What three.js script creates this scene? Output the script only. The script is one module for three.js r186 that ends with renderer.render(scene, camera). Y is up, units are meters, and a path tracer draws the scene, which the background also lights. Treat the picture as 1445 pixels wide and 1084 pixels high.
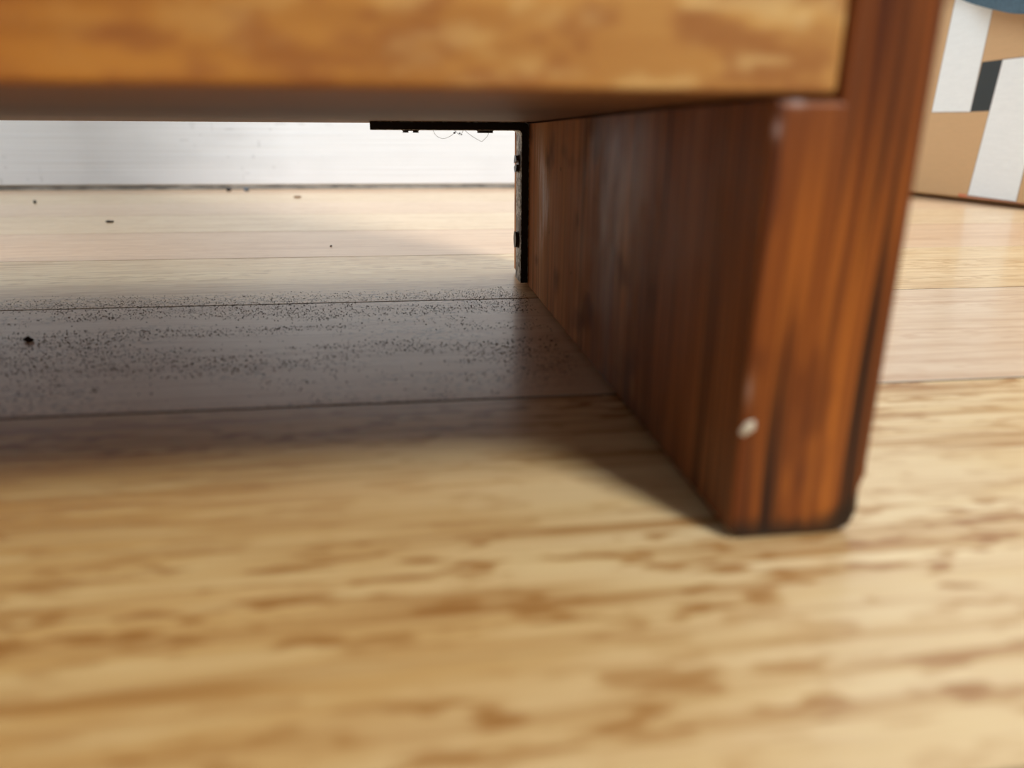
import * as THREE from 'three';
import { mergeGeometries, toCreasedNormals } from 'three/addons/utils/BufferGeometryUtils.js';
import { RoundedBoxGeometry } from 'three/addons/geometries/RoundedBoxGeometry.js';
import { RectAreaLightUniformsLib } from 'three/addons/lights/RectAreaLightUniformsLib.js';

// ------------------------------------------------------------------ camera, sky, lights, exposure
const scene = new THREE.Scene();
const camera = new THREE.PerspectiveCamera(54.85, 1445 / 1084, 0.008, 60);
camera.rotation.order = 'YXZ';
camera.position.set(0, 0.04695, 0);
camera.rotation.set(-0.32236, -0.13528, 0.00455);
camera.focus = 0.25;
camera.userData.fStop = 12.5;
scene.add(camera);

const renderer = new THREE.WebGLRenderer({ antialias: true });
renderer.toneMapping = THREE.LinearToneMapping;
renderer.toneMappingExposure = 0.43;
renderer.shadowMap.enabled = true;

scene.background = new THREE.Color(0.80, 0.90, 1.0);       // even overcast sky beyond the windows
scene.backgroundIntensity = 1.5;
RectAreaLightUniformsLib.init();

// room extents (metres): the camera looks under a low shelf unit towards the back wall
const ROOM = { x0: -1.25, x1: 1.55, z0: -0.745, z1: 0.92, h: 2.9 };
const WIN = [                                              // a..b runs along the wall
  { wall: 'left', a: -0.66, b: 0.05, y0: 0.55, y1: 1.95, light: [0.68, 0.86, 1.0], power: 23 },
  { wall: 'front', a: 0.42, b: 0.98, y0: 1.35, y1: 2.75, light: [0.96, 0.985, 1.0], power: 118 },
];
for (const w of WIN) {
  const l = new THREE.RectAreaLight(new THREE.Color(...w.light), w.power, w.b - w.a - 0.1, w.y1 - w.y0 - 0.1);
  const y = (w.y0 + w.y1) / 2, m = (w.a + w.b) / 2;
  if (w.wall === 'left') { l.position.set(ROOM.x0 - 0.02, y, m); l.lookAt(5, y, m); }
  else { l.position.set(m, y, ROOM.z1 + 0.02); l.lookAt(m, y, -5); }
  scene.add(l);
}

// ------------------------------------------------------------------ helpers
function rng(seed) { let s = seed >>> 0; return () => { s = (s + 0x6D2B79F5) >>> 0; let t = s; t = Math.imul(t ^ (t >>> 15), t | 1); t ^= t + Math.imul(t ^ (t >>> 7), t | 61); return ((t ^ (t >>> 14)) >>> 0) / 4294967296; }; }
function hash(x, y, s) { let h = Math.imul(x, 374761393) + Math.imul(y, 668265263) + Math.imul(s, 1442695041); h = Math.imul(h ^ (h >>> 13), 1274126177); return ((h ^ (h >>> 16)) >>> 0) / 4294967296; }
function vnoise(x, y, s) {
  const xi = Math.floor(x), yi = Math.floor(y); let fx = x - xi, fy = y - yi;
  fx = fx * fx * (3 - 2 * fx); fy = fy * fy * (3 - 2 * fy);
  const a = hash(xi, yi, s), b = hash(xi + 1, yi, s), c = hash(xi, yi + 1, s), d = hash(xi + 1, yi + 1, s);
  return a + (b - a) * fx + (c - a) * fy + (a - b - c + d) * fx * fy;
}
const fbm = (x, y, s) => 0.55 * vnoise(x, y, s) + 0.3 * vnoise(x * 2.1, y * 2.1, s + 7) + 0.15 * vnoise(x * 4.3, y * 4.3, s + 13);
const clamp = (v, a = 0, b = 1) => Math.min(b, Math.max(a, v));
const smooth = (a, b, v) => { const t = clamp((v - a) / (b - a)); return t * t * (3 - 2 * t); };
const mix3 = (a, b, t) => [a[0] + (b[0] - a[0]) * t, a[1] + (b[1] - a[1]) * t, a[2] + (b[2] - a[2]) * t];

// fn(u, v) in metres returns [r, g, b (sRGB 0..255)] ; one DataTexture
function tex(w, h, W, H, fn, srgb = true, wrap = THREE.MirroredRepeatWrapping) {
  const data = new Uint8Array(w * h * 4);
  for (let j = 0; j < h; j++) for (let i = 0; i < w; i++) {
    const c = fn((i + 0.5) / w * W, (j + 0.5) / h * H), k = (j * w + i) * 4;
    data[k] = clamp(c[0], 0, 255); data[k + 1] = clamp(c[1], 0, 255); data[k + 2] = clamp(c[2], 0, 255); data[k + 3] = 255;
  }
  const t = new THREE.DataTexture(data, w, h, THREE.RGBAFormat);
  t.magFilter = THREE.LinearFilter; t.minFilter = THREE.LinearMipmapLinearFilter; t.generateMipmaps = true;
  t.wrapS = t.wrapT = wrap;
  if (srgb) t.colorSpace = THREE.SRGBColorSpace;
  t.needsUpdate = true;
  return t;
}
// uv by the face's own direction, in metres divided by (su, sv), with the grain running along `grain`
function boxUV(geo, su, sv, grain = 'y', o = [0, 0]) {
  const g = geo.index ? geo.toNonIndexed() : geo, p = g.attributes.position, uv = new Float32Array(p.count * 2);
  const a = new THREE.Vector3(), b = new THREE.Vector3(), c = new THREE.Vector3(), n = new THREE.Vector3();
  for (let i = 0; i < p.count; i += 3) {
    a.fromBufferAttribute(p, i); b.fromBufferAttribute(p, i + 1); c.fromBufferAttribute(p, i + 2);
    n.copy(b).sub(a).cross(c.clone().sub(a));
    const x = Math.abs(n.x), y = Math.abs(n.y), z = Math.abs(n.z);
    for (let k = 0; k < 3; k++) {
      const q = [a, b, c][k]; let u, v;
      if (grain === 'y') { v = q.y; u = x >= z && x >= y ? q.z : z >= y ? q.x : q.x; if (y > x && y > z) v = q.z; }
      else { u = q.x; v = y >= z ? q.z : q.y; if (x > y && x > z) { u = q.z; v = q.y; } }
      uv[(i + k) * 2] = (u - o[0]) / su; uv[(i + k) * 2 + 1] = (v - o[1]) / sv;
    }
  }
  g.setAttribute('uv', new THREE.BufferAttribute(uv, 2));
  return g;
}
const used = {};
function numbered(name) { const k = used[name] = (used[name] ?? -1) + 1; return k ? `${name}_${String(k).padStart(3, '0')}` : name; }
function mesh(name, geo, mat, parent = scene) {
  const m = new THREE.Mesh(geo, mat); m.name = numbered(name); m.castShadow = m.receiveShadow = true; parent.add(m); return m;
}
function group(name, at = [0, 0, 0]) { const g = new THREE.Group(); g.name = numbered(name); g.position.set(...at); scene.add(g); return g; }
function tag(o, label, category, grp) { Object.assign(o.userData, { label, category }); if (grp) o.userData.group = grp; return o; }
function structure(o) { o.userData.kind = 'structure'; return o; }
const box = (x0, x1, y0, y1, z0, z1) => new THREE.BoxGeometry(x1 - x0, y1 - y0, z1 - z0).translate((x0 + x1) / 2, (y0 + y1) / 2, (z0 + z1) / 2);
const std = (o) => new THREE.MeshPhysicalMaterial(o);

// ------------------------------------------------------------------ the floor: long hardwood boards, 90 mm wide, running along x
const BW = 0.09, JOINT = -0.2211, GAP = 0.0007, TL = 0.6;
const boardLooks = [
  // near to far: pale, middle, dark streak (sRGB), fleck strength, grit strength (the dusty boards under the shelf)
  { pale: [224, 192, 136], mid: [202, 162, 100], dark: [150, 96, 42], fleck: 0.75, grit: 0 },     // honey board under the foot
  { pale: [226, 202, 172], mid: [212, 182, 148], dark: [176, 132, 98], fleck: 0.25, grit: 1 },   // pinkish board in the shade
  { pale: [232, 204, 160], mid: [212, 176, 128], dark: [158, 114, 66], fleck: 0.4, grit: 0.9 },
  { pale: [222, 188, 152], mid: [206, 166, 128], dark: [172, 126, 90], fleck: 0.2, grit: 0 },
  { pale: [230, 202, 164], mid: [216, 182, 140], dark: [178, 136, 90], fleck: 0.3, grit: 0 },
  { pale: [230, 200, 166], mid: [216, 180, 144], dark: [176, 132, 92], fleck: 0.3, grit: 0 },
];
// grit lies where no broom reaches: x from the left edge of the texture (u, metres; the shelf's side panel stands at u = 0.437) and v across the board
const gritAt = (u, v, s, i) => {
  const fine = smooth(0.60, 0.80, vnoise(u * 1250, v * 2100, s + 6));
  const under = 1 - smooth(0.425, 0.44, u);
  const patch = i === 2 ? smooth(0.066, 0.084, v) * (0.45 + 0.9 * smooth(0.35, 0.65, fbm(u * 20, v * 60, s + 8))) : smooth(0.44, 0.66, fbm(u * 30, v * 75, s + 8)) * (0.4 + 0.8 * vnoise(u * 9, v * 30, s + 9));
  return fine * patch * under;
};
function boardTexture(L, s, idx) {
  return tex(2048, 512, TL, BW, (u, v) => {
    const y = v + 0.004 * (vnoise(u * 6, v * 8, s + 90) - 0.5);
    const broad = fbm(u * 2.2, y * 70, s), fine = fbm(u * 24, y * 900, s + 1), hair = vnoise(u * 60, y * 2600, s + 2);
    const rows = 0.3 + 0.7 * smooth(0.35, 0.7, vnoise(u * 7, y * 110, s + 4));
    const fl = smooth(0.5, 0.8, 0.6 * vnoise(u * 170, y * 620, s + 3) + 0.4 * vnoise(u * 420, y * 1500, s + 14)) * rows;
    let c = mix3(L.mid, L.pale, smooth(0.25, 0.75, broad * 0.5 + fine * 0.5));
    c = mix3(c, L.pale, 0.8 * smooth(0.5, 0.8, vnoise(u * 110, y * 420, s + 15)));
    c = mix3(c, idx ? L.mid : mix3([188, 134, 66], [240, 218, 178], smooth(0.33, 0.47, u + 0.06 * (fbm(u * 20, v * 40, s + 21) - 0.5))), idx ? 0 : 0.6);  // near board: light growing towards the right is painted into its colour
    c = mix3(c, L.pale, 0.55 * smooth(0.5, 0.75, fbm(u * 45, y * 620, s + 22)));
    c = mix3(c, L.dark, clamp((idx ? 0.25 : 0.5) * smooth(0.45, 0.8, fbm(u * 20, y * 420, s + 5)) + 0.16 * (hair - 0.5) + 0.28 * smooth(0.58, 0.85, fine)));
    c = mix3(c, L.dark, clamp(fl * L.fleck));
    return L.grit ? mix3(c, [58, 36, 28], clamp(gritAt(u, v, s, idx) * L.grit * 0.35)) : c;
  });
}
const boardBump = (L, s, idx) => tex(2048, 512, TL, BW, (u, v) => {
  const y = v + 0.004 * (vnoise(u * 6, v * 8, s + 90) - 0.5);
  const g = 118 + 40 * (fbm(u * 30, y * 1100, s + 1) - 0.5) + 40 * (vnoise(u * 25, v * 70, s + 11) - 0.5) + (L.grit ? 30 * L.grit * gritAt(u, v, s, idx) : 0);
  return [g, g, g];
}, false);
const boardMats = boardLooks.map((L, i) => std({
  map: boardTexture(L, 100 + i * 37, i), bumpMap: boardBump(L, 100 + i * 37, i), bumpScale: 0.0001, vertexColors: true,
  roughness: 0.36, clearcoat: 0.25, clearcoatRoughness: 0.16, ior: 1.5,
}));
const floor = structure(group('floor'));
{
  const c = 0.00022, T = 0.014;
  const x0 = ROOM.x0, x1 = ROOM.x1;
  const first = Math.ceil((ROOM.z1 + 0.02 - JOINT) / BW), last = Math.floor((ROOM.z0 - JOINT) / BW);
  const order = {};                                        // board between joint k and k+1, counted towards the camera
  for (let k = last; k < first; k++) {
    const wide = (q) => JOINT + q * BW + (q === 2 ? 0.0018 : 0);       // one board is a little wider than the rest
    const za = Math.max(ROOM.z0, wide(k)), zb = Math.min(ROOM.z1, wide(k + 1));
    if (zb - za < 0.004) continue;
    const a = za + GAP / 2, b = zb - GAP / 2;
    const s = new THREE.Shape([[-b, -T], [-a, -T], [-a, -c], [-a - c, 0], [-b + c, 0], [-b, -c]].map(([p, q]) => new THREE.Vector2(p, q)));
    const g = new THREE.ExtrudeGeometry(s, { depth: x1 - x0, bevelEnabled: false, steps: 1 });
    g.rotateY(Math.PI / 2).translate(x0, 0, 0);
    const n = g.attributes.position, uv = new Float32Array(n.count * 2), shift = hash(k + 50, 3, 9) * 0.5;
    for (let i = 0; i < n.count; i++) { uv[i * 2] = (n.getX(i) + (k > -3 && k < 2 ? 0.4 : 2 + shift)) / TL; uv[i * 2 + 1] = (n.getZ(i) - (JOINT + k * BW)) / BW; }
    g.setAttribute('uv', new THREE.BufferAttribute(uv, 2));
    const grime = new Float32Array(n.count * 3);             // dirt settled in the joints: the boards' edges are black
    for (let i = 0; i < n.count; i++) grime.fill(n.getY(i) < -0.0001 ? 0.04 : 1, i * 3, i * 3 + 3);
    g.setAttribute('color', new THREE.BufferAttribute(grime, 3));
    const look = { 2: 0, 1: 0, 0: 1, '-1': 2, '-2': 3, '-3': 4, '-4': 5, '-5': 4, '-6': 3 }[k] ?? ((k % 6) + 6) % 6;
    mesh('plank', g, boardMats[look], floor);
  }
  mesh('subfloor', box(x0 - 0.1, x1 + 0.1, -0.09, -0.0142, ROOM.z0 - 0.1, ROOM.z1 + 0.1), std({ color: 0x2a1c12, roughness: 1 }), floor);
}

// ------------------------------------------------------------------ walls, ceiling, windows, baseboard
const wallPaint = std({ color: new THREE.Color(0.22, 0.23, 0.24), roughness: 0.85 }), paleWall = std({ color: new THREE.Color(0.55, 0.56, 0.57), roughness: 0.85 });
structure(mesh('ceiling', box(ROOM.x0 - 0.1, ROOM.x1 + 0.1, ROOM.h, ROOM.h + 0.1, ROOM.z0 - 0.1, ROOM.z1 + 0.1), wallPaint));
structure(mesh('wall_back', box(ROOM.x0 - 0.1, ROOM.x1 + 0.1, -0.0142, ROOM.h, ROOM.z0 - 0.1, ROOM.z0), paleWall));
structure(mesh('wall_right', box(ROOM.x1, ROOM.x1 + 0.1, -0.0142, ROOM.h, ROOM.z0, ROOM.z1), wallPaint));
WIN.forEach((w, i) => {
  const left = w.wall === 'left', s0 = left ? ROOM.x0 - 0.1 : ROOM.z1, s1 = s0 + 0.1;      // the wall's thickness
  const e0 = left ? ROOM.z0 : ROOM.x0 - 0.1, e1 = left ? ROOM.z1 : ROOM.x1 + 0.1;          // its run
  const B = (t0, t1, y0, y1, a, b) => left ? box(t0, t1, y0, y1, a, b) : box(a, b, y0, y1, t0, t1);
  structure(mesh('wall_' + w.wall, mergeGeometries([
    B(s0, s1, -0.0142, w.y0, e0, e1), B(s0, s1, w.y1, ROOM.h, e0, e1), B(s0, s1, w.y0, w.y1, e0, w.a), B(s0, s1, w.y0, w.y1, w.b, e1)]), wallPaint));
  const g = structure(group(`window_${i + 1}`));
  const m = (s0 + s1) / 2 + (left ? -0.02 : 0.02), f = 0.045, c = (w.a + w.b) / 2;
  mesh('window_frame', mergeGeometries([
    B(m - 0.02, m + 0.02, w.y0, w.y0 + f, w.a, w.b), B(m - 0.02, m + 0.02, w.y1 - f, w.y1, w.a, w.b),
    B(m - 0.02, m + 0.02, w.y0 + f, w.y1 - f, w.a, w.a + f), B(m - 0.02, m + 0.02, w.y0 + f, w.y1 - f, w.b - f, w.b),
    B(m - 0.018, m + 0.018, w.y0 + f, w.y1 - f, c - 0.02, c + 0.02)]), std({ color: 0xe8e8e4, roughness: 0.4 }), g);
  const glass = std({ color: 0xffffff, roughness: 0, transmission: 1, thickness: 0, ior: 1.5 });
  mesh('window_pane', B(m - 0.002, m + 0.002, w.y0 + f, w.y1 - f, w.a + f, c - 0.02), glass, g);
  mesh('window_pane', B(m - 0.002, m + 0.002, w.y0 + f, w.y1 - f, c + 0.02, w.b - f), glass, g);
});
{
  // painted baseboard, its foot a few millimetres clear of the boards; grey caulk and grime in the slot
  const t = 0.016, p = new THREE.Shape();
  p.moveTo(0, 0.0042); p.lineTo(t - 0.0012, 0.0042); p.quadraticCurveTo(t, 0.0042, t, 0.0054); p.lineTo(t, 0.125);
  p.quadraticCurveTo(t, 0.135, t - 0.008, 0.138); p.lineTo(0, 0.14); p.closePath();
  const g = new THREE.ExtrudeGeometry(p, { depth: ROOM.x1 - ROOM.x0, bevelEnabled: false, curveSegments: 5 });
  g.rotateY(-Math.PI / 2).translate(0, 0, 0);
  // shape x -> +z, extrusion -> -x
  g.translate(ROOM.x1, 0, ROOM.z0);
  const paint = tex(1024, 512, 0.5, 0.14, (u, v) => {
    const brush = fbm(u * 7, v * 900, 401), sp = smooth(0.83, 0.9, vnoise(u * 180, v * 210, 403)) * smooth(0.6, 0.8, vnoise(u * 20, v * 22, 404));
    const k = 1 - 0.05 * (brush - 0.4) - 0.05 * sp - 0.02 * smooth(0.55, 0.8, fbm(u * 12, v * 30, 405));
    return [240 * k, 243 * k, 245 * k];
  });
  const bump = tex(1024, 512, 0.5, 0.14, (u, v) => { const k = 255 * fbm(u * 7, v * 900, 401); return [k, k, k]; }, false);
  structure(mesh('baseboard_back', boxUV(g, 0.5, 0.14, 'x'), std({ map: paint, bumpMap: bump, bumpScale: 0.00025, roughness: 0.42 })));
  const grime = tex(512, 64, 0.3, 0.01, (u, v) => { const k = 0.75 + 0.5 * (fbm(u * 90, v * 300, 410) - 0.5); return [196 * k, 192 * k, 184 * k]; });
  structure(mesh('trim_1', boxUV(box(ROOM.x0, ROOM.x1, 0.0, 0.0042, ROOM.z0 + 0.001, ROOM.z0 + 0.0150), 0.3, 0.01, 'x'), std({ map: grime, roughness: 1 })));
}

// ------------------------------------------------------------------ the shelf unit
const XP = 0.03712, PT = 0.01714, ZF = -0.0758, ZB = -0.2692, H = 0.0512, ST = 0.018, TOP = 0.84, XL = -0.86;  // unseen height and left end of the unit are shaped to steer the light
const unit = group('shelf_unit', [(XP + XL) / 2, 0, ZF]);
const inUnit = (g) => g.translate(-(XP + XL) / 2, 0, -ZF);
tag(unit, 'varnished brown wooden shelf unit with golden bottom shelf standing on the floorboards', 'shelf');

// broad face of the side panels: vertical grain, scuffs beside the bracket. u = depth from the back, v = height
const faceTex = tex(1024, 2048, 0.2, 0.36, (u, v) => {
  const z = ZB + u, wav = 0.003 * (vnoise(u * 20, v * 5, 500) - 0.5), x = u + wav;
  const broad = fbm(x * 55, v * 2.5, 501), fine = fbm(x * 700, v * 9, 502), hair = vnoise(x * 2400, v * 45, 503);
  let c = mix3([188, 118, 68], [228, 166, 110], smooth(0.25, 0.8, broad * 0.5 + fine * 0.5));
  c = mix3(c, [58, 28, 12], clamp(0.32 * smooth(0.5, 0.85, fine) + 0.5 * (hair - 0.4) + 0.46 * smooth(0.07, 0.17, u)));  // darker towards the front: shade put into the wood colour
  c = mix3(c, [84, 48, 26], 0.5 * smooth(0.6, 0.8, fbm(u * 60, v * 80, 504)));
  // pale scuffing where the varnish has been scraped by the bracket
  const dz = (z + 0.213 + 0.005 * Math.sin(v * 160)) / 0.0072, dv = (v - 0.031) / 0.013;
  const sc = Math.exp(-dz * dz - dv * dv) * smooth(0.36, 0.62, fbm(x * 1500, v * 90, 505));
  c = mix3(c, [250, 232, 226], clamp(1.5 * sc));
  const dot = (a, b, r) => { const d = Math.hypot(z - a, v - b); return 1 - smooth(r * 0.5, r, d); };
  c = mix3(c, [48, 24, 14], 0.85 * Math.max(dot(-0.186, 0.0395, 0.0006), dot(-0.171, 0.0165, 0.0005), dot(-0.2, 0.0225, 0.0005)));
  return c;
});
const faceRough = tex(512, 512, 0.2, 0.36, (u, v) => { const k = 255 * clamp(0.86 - 0.42 * smooth(0.075, 0.15, u + 0.03 * (fbm(u * 40, v * 60, 522) - 0.5)) + 0.35 * (fbm(u * 90, v * 18, 520) - 0.5) + 0.2 * (fbm(u * 300, v * 200, 521) - 0.5)); return [k, k, k]; }, false);
const panelFace = std({ map: faceTex, roughnessMap: faceRough, roughness: 1, specularIntensity: 0.4 });
// front edge: long dark and orange streaks
const edgeTex = tex(256, 2048, 0.0172, 0.36, (u, v) => {
  const x = u + 0.0012 * (vnoise(v * 16, 3, 530) - 0.5) + 0.0004 * Math.sin(v * 90);
  const a = fbm(x * 420, v * 14, 531), b = fbm(x * 1500, v * 40, 532);
  let c = mix3([124, 62, 22], [186, 106, 38], smooth(0.3, 0.75, a));
  c = mix3(c, [52, 22, 10], clamp(0.95 * smooth(0.44, 0.64, 0.6 * fbm(x * 420 + 9, v * 11, 533) + 0.4 * fbm(x * 1300, v * 16, 537)) + 0.3 * (b - 0.5)));
  c = mix3(c, [86, 38, 16], 0.45 * smooth(0.52, 0.72, fbm(u * 140, v * 60, 534)));
  c = mix3(c, [92, 50, 34], 0.35 * smooth(0.036, 0.054, v + 0.006 * (fbm(u * 300, v * 40, 538) - 0.5)));
  // grime at the foot and the battered right corner; pale wear and painted highlights on the left arris
  const foot = 1 - smooth(0.0008, 0.0042, v + 0.0012 * vnoise(u * 900, v * 300, 535) - 0.0035 * smooth(0.011, 0.0165, u));
  c = mix3(c, [36, 26, 22], 0.75 * clamp(foot));
  const spot = (a0, b0, ra, rb) => { const p = (u - a0) / ra, q = (v - b0) / rb; return Math.exp(-p * p - q * q); };
  c = mix3(c, [190, 168, 170], clamp(0.8 * spot(0.0024, 0.0506, 0.001, 0.0007) + 0.75 * spot(0.0004, 0.0478, 0.0006, 0.0011) + 0.5 * spot(0.0006, 0.0195, 0.0005, 0.002)));
  return c;
});
const panelEdge = std({ map: edgeTex, roughness: 0.42, specularIntensity: 0.7 });

function panelGeometry(mirror) {
  // front outline of a side panel with the housing for the shelf end and a battered outer foot corner
  const D = 0.0066, s = new THREE.Shape(), b = 0.0009;                 // b: bevel
  const P = [[b, 0.0010], [0.0018, 0.0002], [0.0138, 0.0002], [0.0153, 0.0006], [PT - b - 0.0003, 0.0020], [PT - b - 0.0005, 0.0062], [PT - b + 0.0001, 0.0082], [PT - b, 0.0098],
    [PT - b, 0.40], [PT - b, TOP - b], [b, TOP - b], [b, H + ST + 0.0003 + b], [D + 0.0004 - b + 0.001, H + ST + 0.0003 + b], [D + 0.0004 + 0.0001, H - 0.0003 - b + 0.0009], [b, H - 0.0003 - b]];
  // the housing is cut square, so set its corners again without the bevel inset
  const Q = P.slice(0, 11).concat([[b, H + ST + 0.0002 + b], [D + 0.0005 + b, H + ST + 0.0002 + b], [D + 0.0005 + b, H - 0.0003 - b], [b, H - 0.0003 - b]]);
  Q.forEach(([x, y], i) => i ? s.lineTo(x, y + (y < 0.003 ? b : 0)) : s.moveTo(x, y + b));
  s.closePath();
  const g = new THREE.ExtrudeGeometry(s, { depth: ZF - ZB - 2 * b, bevelEnabled: true, bevelThickness: b, bevelSize: b, bevelSegments: 3, steps: 1 });
  g.translate(0, -0.00015, ZB + b);
  const n = g.toNonIndexed ? (g.index ? g.toNonIndexed() : g) : g;
  const p = n.attributes.position, idx = { face: [], edge: [] };
  const A = new THREE.Vector3(), B = new THREE.Vector3(), C = new THREE.Vector3(), N = new THREE.Vector3();
  for (let i = 0; i < p.count; i += 3) {
    A.fromBufferAttribute(p, i); B.fromBufferAttribute(p, i + 1); C.fromBufferAttribute(p, i + 2);
    N.copy(B).sub(A).cross(C.sub(A)).normalize();
    (Math.abs(N.z) > 0.5 ? idx.edge : idx.face).push(i);
  }
  const pos = [], uv = [];
  for (const k of ['edge', 'face']) for (const i of idx[k]) for (let j = 0; j < 3; j++) {
    const x = p.getX(i + j), y = p.getY(i + j), z = p.getZ(i + j);
    pos.push(x, y, z);
    if (k === 'edge') uv.push(x / 0.0172, y / 0.36); else uv.push((z - ZB + (x - 0.001) * 0.3) / 0.2, y / 0.36);
  }
  let o = new THREE.BufferGeometry();
  o.setAttribute('position', new THREE.Float32BufferAttribute(pos, 3)); o.setAttribute('uv', new THREE.Float32BufferAttribute(uv, 2));
  o = toCreasedNormals(o, 0.6);
  o.clearGroups(); o.addGroup(0, idx.edge.length * 3, 0); o.addGroup(idx.edge.length * 3, idx.face.length * 3, 1);
  return o;
}
const pg = panelGeometry();
const panelR = mesh('side_panel', pg.clone().translate(XP, 0, 0).translate(-(XP + XL) / 2, 0, -ZF), [panelEdge, panelFace], unit);
panelR.userData.label = 'reddish brown side panel with a pale chip on its front edge';
const panelL = mesh('side_panel', pg, [panelEdge, panelFace], unit);
panelL.rotation.y = Math.PI; panelL.position.set(XL + PT - (XP + XL) / 2 - PT, 0, ZB - 0 - 0);
panelL.position.set(XL - (XP + XL) / 2, 0, ZB);
// the pale chip on the front left arris
{
  const r = rng(71), pts = [];
  const g = new THREE.IcosahedronGeometry(1, 2), p = g.attributes.position;
  for (let i = 0; i < p.count; i++) {
    const k = 0.8 + 0.35 * vnoise(p.getX(i) * 2 + 5, p.getY(i) * 2 + p.getZ(i) * 1.7, 72);
    p.setXYZ(i, p.getX(i) * 0.0007 * k, p.getY(i) * 0.00125 * k, p.getZ(i) * 0.0005 * k);
  }
  g.computeVertexNormals(); g.rotateZ(-0.6);
  const chip = mesh('chip', inUnit(g.translate(XP + 0.00105, 0.0149, ZF - 0.00018)), std({ color: 0xd8ccb4, roughness: 0.9 }), panelR);
  chip.userData.label = 'pale chip where the varnish is knocked off';
}
// bottom shelf
const shelfTex = tex(2048, 256, 0.6, 0.2, (u, v) => {
  const y = v + 0.003 * (vnoise(u * 9, v * 20, 540) - 0.5);
  const broad = fbm(u * 14, y * 330, 541), fine = fbm(u * 40, y * 700, 542), lightFalloff = smooth(0.42, 0.56, u + 0.05 * (fbm(u * 30, v * 40, 546) - 0.5));  // light falloff painted into the wood: amber at left, golden at right
  let c = mix3([190, 116, 34], [252, 210, 134], clamp(0.1 + 0.8 * lightFalloff));
  c = mix3(c, mix3([140, 76, 18], [204, 144, 76], lightFalloff), clamp(0.5 * smooth(0.34, 0.7, broad) + 0.35 * (fine - 0.4)));
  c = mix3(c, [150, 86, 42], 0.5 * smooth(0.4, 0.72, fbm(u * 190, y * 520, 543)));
  c = mix3(c, [252, 220, 154], 0.75 * lightFalloff * smooth(0.5, 0.75, fbm(u * 170, y * 560, 544)));
  return c;
});
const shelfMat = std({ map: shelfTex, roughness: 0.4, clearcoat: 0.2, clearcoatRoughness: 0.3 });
const underTex = tex(1024, 512, 0.6, 0.2, (u, v) => {
  const y = v + 0.003 * (vnoise(u * 9, v * 20, 550) - 0.5);
  let c = mix3([124, 84, 54], [160, 114, 78], fbm(u * 10, y * 300, 551));
  return mix3(c, [88, 54, 34], 0.5 * smooth(0.55, 0.8, fbm(u * 30, y * 800, 552)));
});
const underMat = std({ map: underTex, roughness: 0.6 });
{
  const x0 = XL - 0.0066, x1 = XP + 0.0066, y0 = H, y1 = H + ST;
  let g = new RoundedBoxGeometry(x1 - x0, ST, ZF - ZB, 2, 0.0007);
  g.translate((x0 + x1) / 2, (y0 + y1) / 2, (ZF + ZB) / 2);
  g = g.index ? g.toNonIndexed() : g;
  const p = g.attributes.position, uv = new Float32Array(p.count * 2), N = g.attributes.normal;
  const front = [], under = [];
  for (let i = 0; i < p.count; i += 3) { const ny = (N.getY(i) + N.getY(i + 1) + N.getY(i + 2)) / 3; (ny < -0.75 ? under : front).push(i); }
  const pos = [], nor = [], uvs = [];
  for (const k of [front, under]) for (const i of k) for (let j = 0; j < 3; j++) {
    const a = i + j, top = Math.abs(N.getY(i)) > 0.75;
    pos.push(p.getX(a), p.getY(a), p.getZ(a)); nor.push(N.getX(a), N.getY(a), N.getZ(a));
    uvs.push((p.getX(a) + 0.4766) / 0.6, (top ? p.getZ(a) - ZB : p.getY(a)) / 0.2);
  }
  const o = new THREE.BufferGeometry();
  o.setAttribute('position', new THREE.Float32BufferAttribute(pos, 3)); o.setAttribute('normal', new THREE.Float32BufferAttribute(nor, 3)); o.setAttribute('uv', new THREE.Float32BufferAttribute(uvs, 2));
  o.addGroup(0, front.length * 3, 0); o.addGroup(front.length * 3, under.length * 3, 1);
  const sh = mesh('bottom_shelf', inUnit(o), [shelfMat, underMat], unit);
  sh.userData.label = 'golden bottom shelf housed into the side panels';
  for (const [name, yc] of [['middle_shelf', 0.44], ['top_shelf', TOP - ST / 2 - 0.012]]) {
    const t = new RoundedBoxGeometry(XP - XL, ST, ZF - ZB, 2, 0.0007).translate((XP + XL) / 2, yc, (ZF + ZB) / 2);
    mesh(name, inUnit(boxUV(t, 0.6, 0.2, 'x', [XL, 0])), shelfMat, unit);
  }
}
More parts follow.
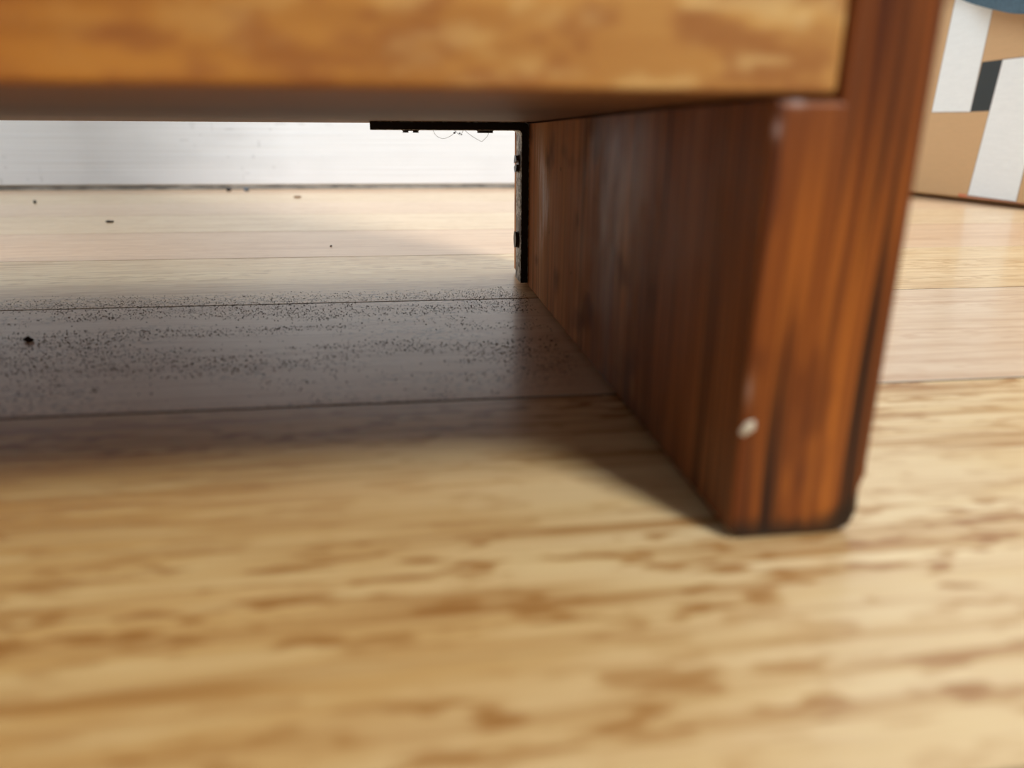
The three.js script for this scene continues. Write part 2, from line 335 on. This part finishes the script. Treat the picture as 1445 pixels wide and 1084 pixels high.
// corner bracket, screwed under the shelf and against the panel
{
  const z0 = -0.2358, w = 0.0115, t = 0.0024, xl = -0.0108, yb = 0.0019, bev = 0.00015, e = 0.00002;
  const X = XP - e - bev, Y = H - e - bev, T = t - 2 * bev, s = new THREE.Shape();
  s.moveTo(xl + bev, Y); s.lineTo(X - 0.0016, Y); s.quadraticCurveTo(X, Y, X, Y - 0.0016); s.lineTo(X, yb + bev); s.lineTo(X - T, yb + bev);
  s.lineTo(X - T, Y - T - 0.0016); s.quadraticCurveTo(X - T, Y - T, X - T - 0.0016, Y - T); s.lineTo(xl + bev, Y - T); s.closePath();
  const g = new THREE.ExtrudeGeometry(s, { depth: w - 2 * bev, bevelEnabled: true, bevelThickness: bev, bevelSize: bev, bevelSegments: 2, curveSegments: 8 });
  g.translate(0, 0, z0 - w + bev);
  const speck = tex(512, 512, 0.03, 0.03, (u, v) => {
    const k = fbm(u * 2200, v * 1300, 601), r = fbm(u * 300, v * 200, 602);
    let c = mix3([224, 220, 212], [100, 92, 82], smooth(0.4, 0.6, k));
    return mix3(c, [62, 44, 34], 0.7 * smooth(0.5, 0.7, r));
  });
  const steel = std({ map: speck, metalness: 0.3, roughness: 0.5 }), shadedMetal = std({ color: 0x241a15, metalness: 0.2, roughness: 0.75 });  // bracket metal painted in a lit tone (broad faces) and a shaded tone (edges)
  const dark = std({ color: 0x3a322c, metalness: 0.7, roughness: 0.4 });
  const br = mesh('corner_bracket', inUnit(boxUV(toCreasedNormals(g, 0.5), 0.03, 0.03, 'y')), [shadedMetal, steel], unit);   // caps and side walls are the two groups of the extrusion
  br.userData.label = 'dark steel corner bracket under the shelf';
  // a round slotted screw head lying in the xz plane with its top at -y, standing h proud
  const head = (d, h, turn) => {
    const r = d / 2, n = 14, gap = 0.00045, parts = [];
    for (const sgn of [-1, 1]) {
      const sh = new THREE.Shape(), a0 = Math.asin(gap / r);
      for (let i = 0; i <= n; i++) { const a = a0 + (Math.PI - 2 * a0) * i / n, x = r * Math.cos(a), y = sgn * r * Math.sin(a); i ? sh.lineTo(x, y) : sh.moveTo(x, y); }
      sh.closePath();
      parts.push(new THREE.ExtrudeGeometry(sh, { depth: h * 0.55, bevelEnabled: true, bevelThickness: h * 0.25, bevelSize: -0.0003, bevelOffset: 0, bevelSegments: 2 }).translate(0, 0, h * 0.2));
    }
    parts.push(new THREE.CylinderGeometry(r * 0.93, r, h * 0.35, 20).rotateX(Math.PI / 2).translate(0, 0, h * 0.17));
    const m = mergeGeometries(parts.map((q) => { const k = q.index ? q.toNonIndexed() : q; return k; }));
    return m.rotateZ(turn);                                // proud side along +z
  };
  const zc = z0 - w / 2, yu = H - e - t, xu = XP - e - t;
  for (const [x, turn] of [[0.0012, Math.PI / 2], [0.0241, 0.3]])
    mesh('screw', inUnit(head(0.0054, 0.00075, turn).rotateX(Math.PI / 2).translate(x, yu, zc)), dark, br);
  for (const [y, turn] of [[0.0389, 0.2], [0.0152, Math.PI / 2]])
    mesh('screw', inUnit(head(0.0056, 0.0012, turn).rotateY(-Math.PI / 2).translate(xu, y, zc)), dark, br);
}

// ------------------------------------------------------------------ the carton by the wall
const BX = 0.4283, BZ0 = -0.715, BZ1 = -0.425, BH = 0.19, BWD = 0.30;
{
  const carton = group('cardboard_box', [BX + BWD / 2, 0, (BZ0 + BZ1) / 2]);
  tag(carton, 'brown cardboard box printed with white and black upright bands beside the shelf', 'box');
  const L = BZ1 - BZ0, cv = document.createElement('canvas'); cv.width = 1160; cv.height = 760;
  const c = cv.getContext('2d'), X = (z) => (z - BZ0) / L * cv.width, Y = (y) => (1 - y / BH) * cv.height;
  c.fillStyle = 'rgb(206,164,116)'; c.fillRect(0, 0, cv.width, cv.height);
  const quad = (pts, fill) => { c.fillStyle = fill; c.beginPath(); pts.forEach(([z, y], i) => i ? c.lineTo(X(z), Y(y)) : c.moveTo(X(z), Y(y))); c.closePath(); c.fill(); };
  const band = (pts, fill) => { quad(pts, fill); c.strokeStyle = 'rgb(120,104,94)'; c.lineWidth = 2; c.beginPath(); pts.forEach(([z, y], i) => i ? c.lineTo(X(z), Y(y)) : c.moveTo(X(z), Y(y))); c.closePath(); c.stroke(); };
  const white = 'rgb(240,240,236)', black = 'rgb(38,44,44)', kraft = 'rgb(206,164,116)';
  band([[-0.5965, 0.0675], [-0.5515, 0.0665], [-0.5455, 0.19], [-0.589, 0.19]], white);
  quad([[-0.5515, 0.0667], [-0.5315, 0.0667], [-0.5285, 0.1015], [-0.5488, 0.1015]], black);
  band([[-0.5375, 0.0055], [-0.4885, 0.0045], [-0.484, 0.1012], [-0.5285, 0.1015]], white);
  quad([[-0.5455, 0.1445], [-0.50, 0.1445], [-0.499, 0.1447], [-0.5455, 0.1447]], 'rgb(120,104,94)');
  band([[-0.66, 0.0055], [-0.6445, 0.0675], [-0.5965, 0.0675], [-0.60, 0.0045]].reverse().slice(0, 0).concat([[-0.70, 0.005], [-0.652, 0.005], [-0.648, 0.1012], [-0.696, 0.1012]]), white);
  quad([[-0.648, 0.1012], [-0.627, 0.1012], [-0.630, 0.067], [-0.651, 0.067]], black);
  quad([[-0.545, 0.003], [-0.48, 0.002], [-0.48, 0.0042], [-0.545, 0.0052]], 'rgb(206,144,118)');
  quad([[-0.5475, 0.0035], [-0.5385, 0.0033], [-0.5385, 0.0062], [-0.5475, 0.0064]], 'rgb(216,128,88)');
  const img = c.getImageData(0, 0, cv.width, cv.height), d = img.data;
  for (let j = 0; j < cv.height; j++) for (let i = 0; i < cv.width; i++) {
    const k = (j * cv.width + i) * 4, f = 1 + 0.035 * (fbm(i / 30, j / 3.2, 700) - 0.5) + 0.03 * (vnoise(i / 1.6, j / 1.6, 701) - 0.5);
    for (let q = 0; q < 3; q++) d[k + q] = clamp(d[k + q] * f, 0, 255);
  }
  c.putImageData(img, 0, 0);
  const print = new THREE.CanvasTexture(cv); print.colorSpace = THREE.SRGBColorSpace;
  const kraftTex = tex(256, 256, 0.1, 0.1, (u, v) => { const f = 1 + 0.07 * (fbm(u * 120, v * 900, 710) - 0.5); return [206 * f, 164 * f, 116 * f]; });
  const kraftMat = std({ map: kraftTex, roughness: 0.8 }), printMat = std({ map: print, roughness: 0.6 });
  const place = (g) => g.translate(-(BX + BWD / 2), 0, -(BZ0 + BZ1) / 2);
  // outer walls: rounded upright shell, its lower edge a little clear of the floor
  let g = new RoundedBoxGeometry(BWD, BH - 0.0030, L, 3, 0.0022);
  g.translate(BX + BWD / 2, (BH + 0.0030) / 2, (BZ0 + BZ1) / 2);
  g = g.index ? g.toNonIndexed() : g;
  const p = g.attributes.position, N = g.attributes.normal, L0 = [], L1 = [];
  for (let i = 0; i < p.count; i += 3) ((N.getX(i) + N.getX(i + 1) + N.getX(i + 2)) / 3 < -0.5 ? L0 : L1).push(i);
  const pos = [], nor = [], uv = [];
  for (const s of [L0, L1]) for (const i of s) for (let j = 0; j < 3; j++) {
    const a = i + j; pos.push(p.getX(a), p.getY(a), p.getZ(a)); nor.push(N.getX(a), N.getY(a), N.getZ(a));
    s === L0 ? uv.push((p.getZ(a) - BZ0) / L, p.getY(a) / BH) : uv.push((Math.abs(N.getZ(a)) > 0.5 ? p.getX(a) : p.getZ(a)) / 0.1, (Math.abs(N.getY(a)) > 0.5 ? p.getX(a) : p.getY(a)) / 0.1);
  }
  const o = new THREE.BufferGeometry();
  o.setAttribute('position', new THREE.Float32BufferAttribute(pos, 3)); o.setAttribute('normal', new THREE.Float32BufferAttribute(nor, 3)); o.setAttribute('uv', new THREE.Float32BufferAttribute(uv, 2));
  o.addGroup(0, L0.length * 3, 0); o.addGroup(L0.length * 3, L1.length * 3, 1);
  mesh('carton_body', place(o), [printMat, kraftMat], carton);
  mesh('bottom_flap', place(box(BX + 0.012, BX + BWD - 0.012, 0.0002, 0.0034, BZ0 + 0.012, BZ1 - 0.012)), kraftMat, carton);
  for (const [a, b] of [[BX + 0.002, BX + BWD / 2 - 0.0008], [BX + BWD / 2 + 0.0008, BX + BWD - 0.002]])
    mesh('top_flap', place(new RoundedBoxGeometry(b - a, 0.004, L - 0.002, 2, 0.0012).translate((a + b) / 2, BH + 0.0018, (BZ0 + BZ1) / 2)), kraftMat, carton);
}
// ------------------------------------------------------------------ blue cloth over the carton's edge
{
  const top = BH + 0.004, nz = 60, za = -0.685, zb = -0.44, th = 0.009, ring = [];
  const hem = (z) => { const t = (z - za) / (zb - za); return 0.178 - 0.058 * smooth(0.05, 0.85, t) + 0.02 * smooth(0.8, 1, t); };
  const NP = 40, pos = [], idx = [];
  for (let i = 0; i <= nz; i++) {
    const t = i / nz, z = za + (zb - za) * t, y1 = hem(z), cap = Math.min(1, Math.sqrt(Math.max(0, Math.min(t, 1 - t)) * 14) + 0.02);
    const rip = 0.004 * Math.sin(t * 17 + 1) + 0.003 * Math.sin(t * 31);
    // centre line: across the top, over the edge, down to the hem
    const C = [[0.57, top + th / 2 + 0.0016], [0.50, top + th / 2 + 0.0016], [0.447, top + th / 2 + 0.003], [0.430, top + th / 2 + 0.0045], [0.4165, top + 0.0005], [0.4125 + rip * 0.3, top - 0.014], [0.409 + rip * 0.5, (top + y1) / 2], [0.408 + rip * 0.6, y1 + th / 2]];
    const curve = new THREE.CatmullRomCurve3(C.map(([x, y]) => new THREE.Vector3(x, y, z)), false, 'centripetal');
    const n = NP / 2, A = [], B = [];
    for (let j = 0; j <= n; j++) {
      const q = curve.getPoint(j / n), d = curve.getTangent(j / n), k = Math.min(1, Math.sqrt(Math.min(j, n - j) / n * 9) + 0.0) * cap * th / 2 * (1 + 0.15 * Math.sin(j * 1.1 + t * 9));
      A.push([q.x - d.y * k, q.y + d.x * k, z]); B.push([q.x + d.y * k * 0.98, q.y - d.x * k * 0.98, z]);
    }
    ring.push(A.concat(B.slice(1, -1).reverse()));
  }
  const m = ring[0].length;
  ring.forEach((r) => r.forEach((q) => pos.push(...q)));
  for (let i = 0; i < nz; i++) for (let j = 0; j < m; j++) { const a = i * m + j, b = i * m + (j + 1) % m, c = a + m, d = b + m; idx.push(a, b, c, b, d, c); }
  for (const e of [0, nz]) { const base = e * m; for (let j = 0; j < m / 2; j++) { const a = base + j, b = base + j + 1, c = base + (m - j) % m, d = base + m - j - 1; e ? idx.push(a, b, d, a, d, c) : idx.push(a, d, b, a, c, d); } }
  let g = new THREE.BufferGeometry(); g.setAttribute('position', new THREE.Float32BufferAttribute(pos, 3)); g.setIndex(idx); g.computeVertexNormals();
  g = boxUV(g, 0.02, 0.02, 'y'); g = toCreasedNormals(g, 1.2);
  const weave = tex(256, 256, 0.02, 0.02, (u, v) => { const w = 0.5 + 0.25 * Math.sin(u * 6283) + 0.25 * Math.sin(v * 6283), f = 0.85 + 0.25 * w * vnoise(u * 900, v * 900, 800); return [84 * f, 112 * f, 130 * f]; });
  tag(mesh('blue_cloth', g, std({ map: weave, roughness: 0.9, sheen: 0.4, sheenRoughness: 0.6, sheenColor: new THREE.Color(0.5, 0.65, 0.8), side: THREE.DoubleSide })), 'thick blue cloth folded over the top edge of the cardboard box', 'cloth');
}

// ------------------------------------------------------------------ crumbs and lint on the boards, cobweb under the bracket
function crumb(name, label, category, [x, z], [a, b, c], color, seed, grp) {
  const g = new THREE.IcosahedronGeometry(1, 2), p = g.attributes.position;
  for (let i = 0; i < p.count; i++) {
    const k = 0.72 + 0.55 * vnoise(p.getX(i) * 1.7 + seed, p.getY(i) * 1.7 + p.getZ(i) * 1.3, seed);
    p.setXYZ(i, p.getX(i) * a * k, Math.max(-0.75, p.getY(i) * k) * b, p.getZ(i) * c * k);
  }
  g.computeVertexNormals(); g.computeBoundingBox(); g.translate(0, -g.boundingBox.min.y, 0);
  const m = mesh(name, g, std({ color, roughness: 0.9 })); m.position.set(x, 0.00001, z); m.rotation.y = seed;
  return tag(m, label, category, grp);
}
crumb('dirt_crumb', 'dark brown dirt crumb on the shaded grey board at the left edge', 'crumb', [-0.0916, -0.1851], [0.00115, 0.00065, 0.0007], 0x1e0c0a, 3);
crumb('dirt_crumb', 'flat dark crumb lying on the pale yellow boards left of centre', 'crumb', [-0.1684, -0.4527], [0.0020, 0.0007, 0.0024], 0x4a3a2a, 5);
crumb('dirt_crumb', 'small black crumb close to the white baseboard, left of the blue lint', 'crumb', [-0.1586, -0.706], [0.0022, 0.0016, 0.002], 0x37302c, 7);
crumb('lint_ball', 'small blue grey lint ball close to the white baseboard', 'lint', [-0.1436, -0.706], [0.0022, 0.0018, 0.002], 0x66727e, 9);
crumb('dirt_crumb', 'tan flake on the pale boards in front of the baseboard, right of the blue lint', 'crumb', [-0.0885, -0.6266], [0.0034, 0.0008, 0.003], 0x8e6c50, 11);
crumb('dirt_crumb', 'tiny black crumb on the back boards near the left edge of the photo', 'crumb', [-0.2673, -0.588], [0.0011, 0.0012, 0.0011], 0x2c241e, 13);
crumb('dirt_crumb', 'tiny dark crumb on the pinkish board left of the steel bracket', 'crumb', [-0.0355, -0.341], [0.0005, 0.0004, 0.0005], 0x3a2018, 15);
{
  // grit and dust grains nobody has swept from under the shelf
  const r = rng(2024), N = 20000, M = new THREE.Matrix4(), q = new THREE.Quaternion(), e = new THREE.Euler(), col = new THREE.Color();
  const grains = new THREE.InstancedMesh(new THREE.DodecahedronGeometry(1, 0), std({ color: 0xffffff, roughness: 1, specularIntensity: 0.1 }), N);
  let n = 0, tries = 0;
  while (n < N && tries++ < 3e6) {
    const x = -0.24 + 0.275 * r(), z = -0.252 + 0.122 * r();
    if (x > XP - 0.001) continue;
    const far = z < JOINT;
    const dens = far ? smooth(-0.25, -0.226, z - 0.012 * fbm(x * 22, 5, 31)) * (0.5 + 0.9 * fbm(x * 25, z * 90, 32))
      : smooth(0.40, 0.64, fbm(x * 24 + 3, z * 95, 33)) * (0.35 + 0.9 * vnoise(x * 140, z * 260, 34)) * (1 - 0.6 * smooth(-0.165, -0.135, z)) + 0.02;
    if (r() > dens) continue;
    const k = 0.00004 + 0.00009 * r() * r() * (far ? 0.85 : 1.15);
    e.set(r() * 6, r() * 6, r() * 6); q.setFromEuler(e);
    M.compose(new THREE.Vector3(x, k * 0.6, z), q, new THREE.Vector3(k * 1.5, k * 0.9, k * 1.3));
    grains.setMatrixAt(n, M); const b = 0.03 + 0.09 * r(); grains.setColorAt(n, col.setRGB(b * 1.25, b * 0.85, b * 0.75)); n++;
  }
  grains.count = n; grains.name = 'dust_grit'; grains.castShadow = grains.receiveShadow = true; scene.add(grains);
  grains.userData.kind = 'stuff';
  tag(grains, 'fine dark grit scattered over the shaded boards under the shelf', 'grit');
}
{
  const z = -0.2385, V = (x, y, dz = 0) => new THREE.Vector3(x, y, z + dz);
  const strands = [
    [V(0.0078, 0.0490), V(0.0086, 0.0475), V(0.0098, 0.0466, 0.0006), V(0.0113, 0.0464), V(0.0128, 0.0469, -0.0005), V(0.0143, 0.0479), V(0.0152, 0.0490)],
    [V(0.0140, 0.0490), V(0.0150, 0.0482, 0.0005), V(0.0161, 0.0474), V(0.0168, 0.0481, -0.0004), V(0.0172, 0.0490)],
    [V(0.0174, 0.0490), V(0.0181, 0.0483), V(0.0200, 0.0469, 0.0007), V(0.0215, 0.0461), V(0.0228, 0.0456, -0.0005), V(0.0238, 0.0464), V(0.0247, 0.0475), V(0.0252, 0.0490)],
  ];
  const web = group('cobweb', [0.0165, 0.0488, z]);
  tag(web, 'dusty cobweb strands with dark specks hanging under the steel bracket', 'cobweb');
  const silk = std({ color: 0x8d8684, roughness: 0.9 });
  for (const s of strands) mesh('strand', new THREE.TubeGeometry(new THREE.CatmullRomCurve3(s), 40, 0.00006, 5).translate(-0.0165, -0.0488, -z), silk, web);
  for (const [x, y, r] of [[0.0144, 0.0480, 0.00032], [0.0160, 0.0479, 0.00026], [0.0166, 0.0475, 0.0002]])
    mesh('speck', new THREE.IcosahedronGeometry(r, 1).scale(1.2, 0.8, 1).translate(x - 0.0165, y - 0.0488, 0), std({ color: 0x2a1620, roughness: 1 }), web);
}

renderer.render(scene, camera);
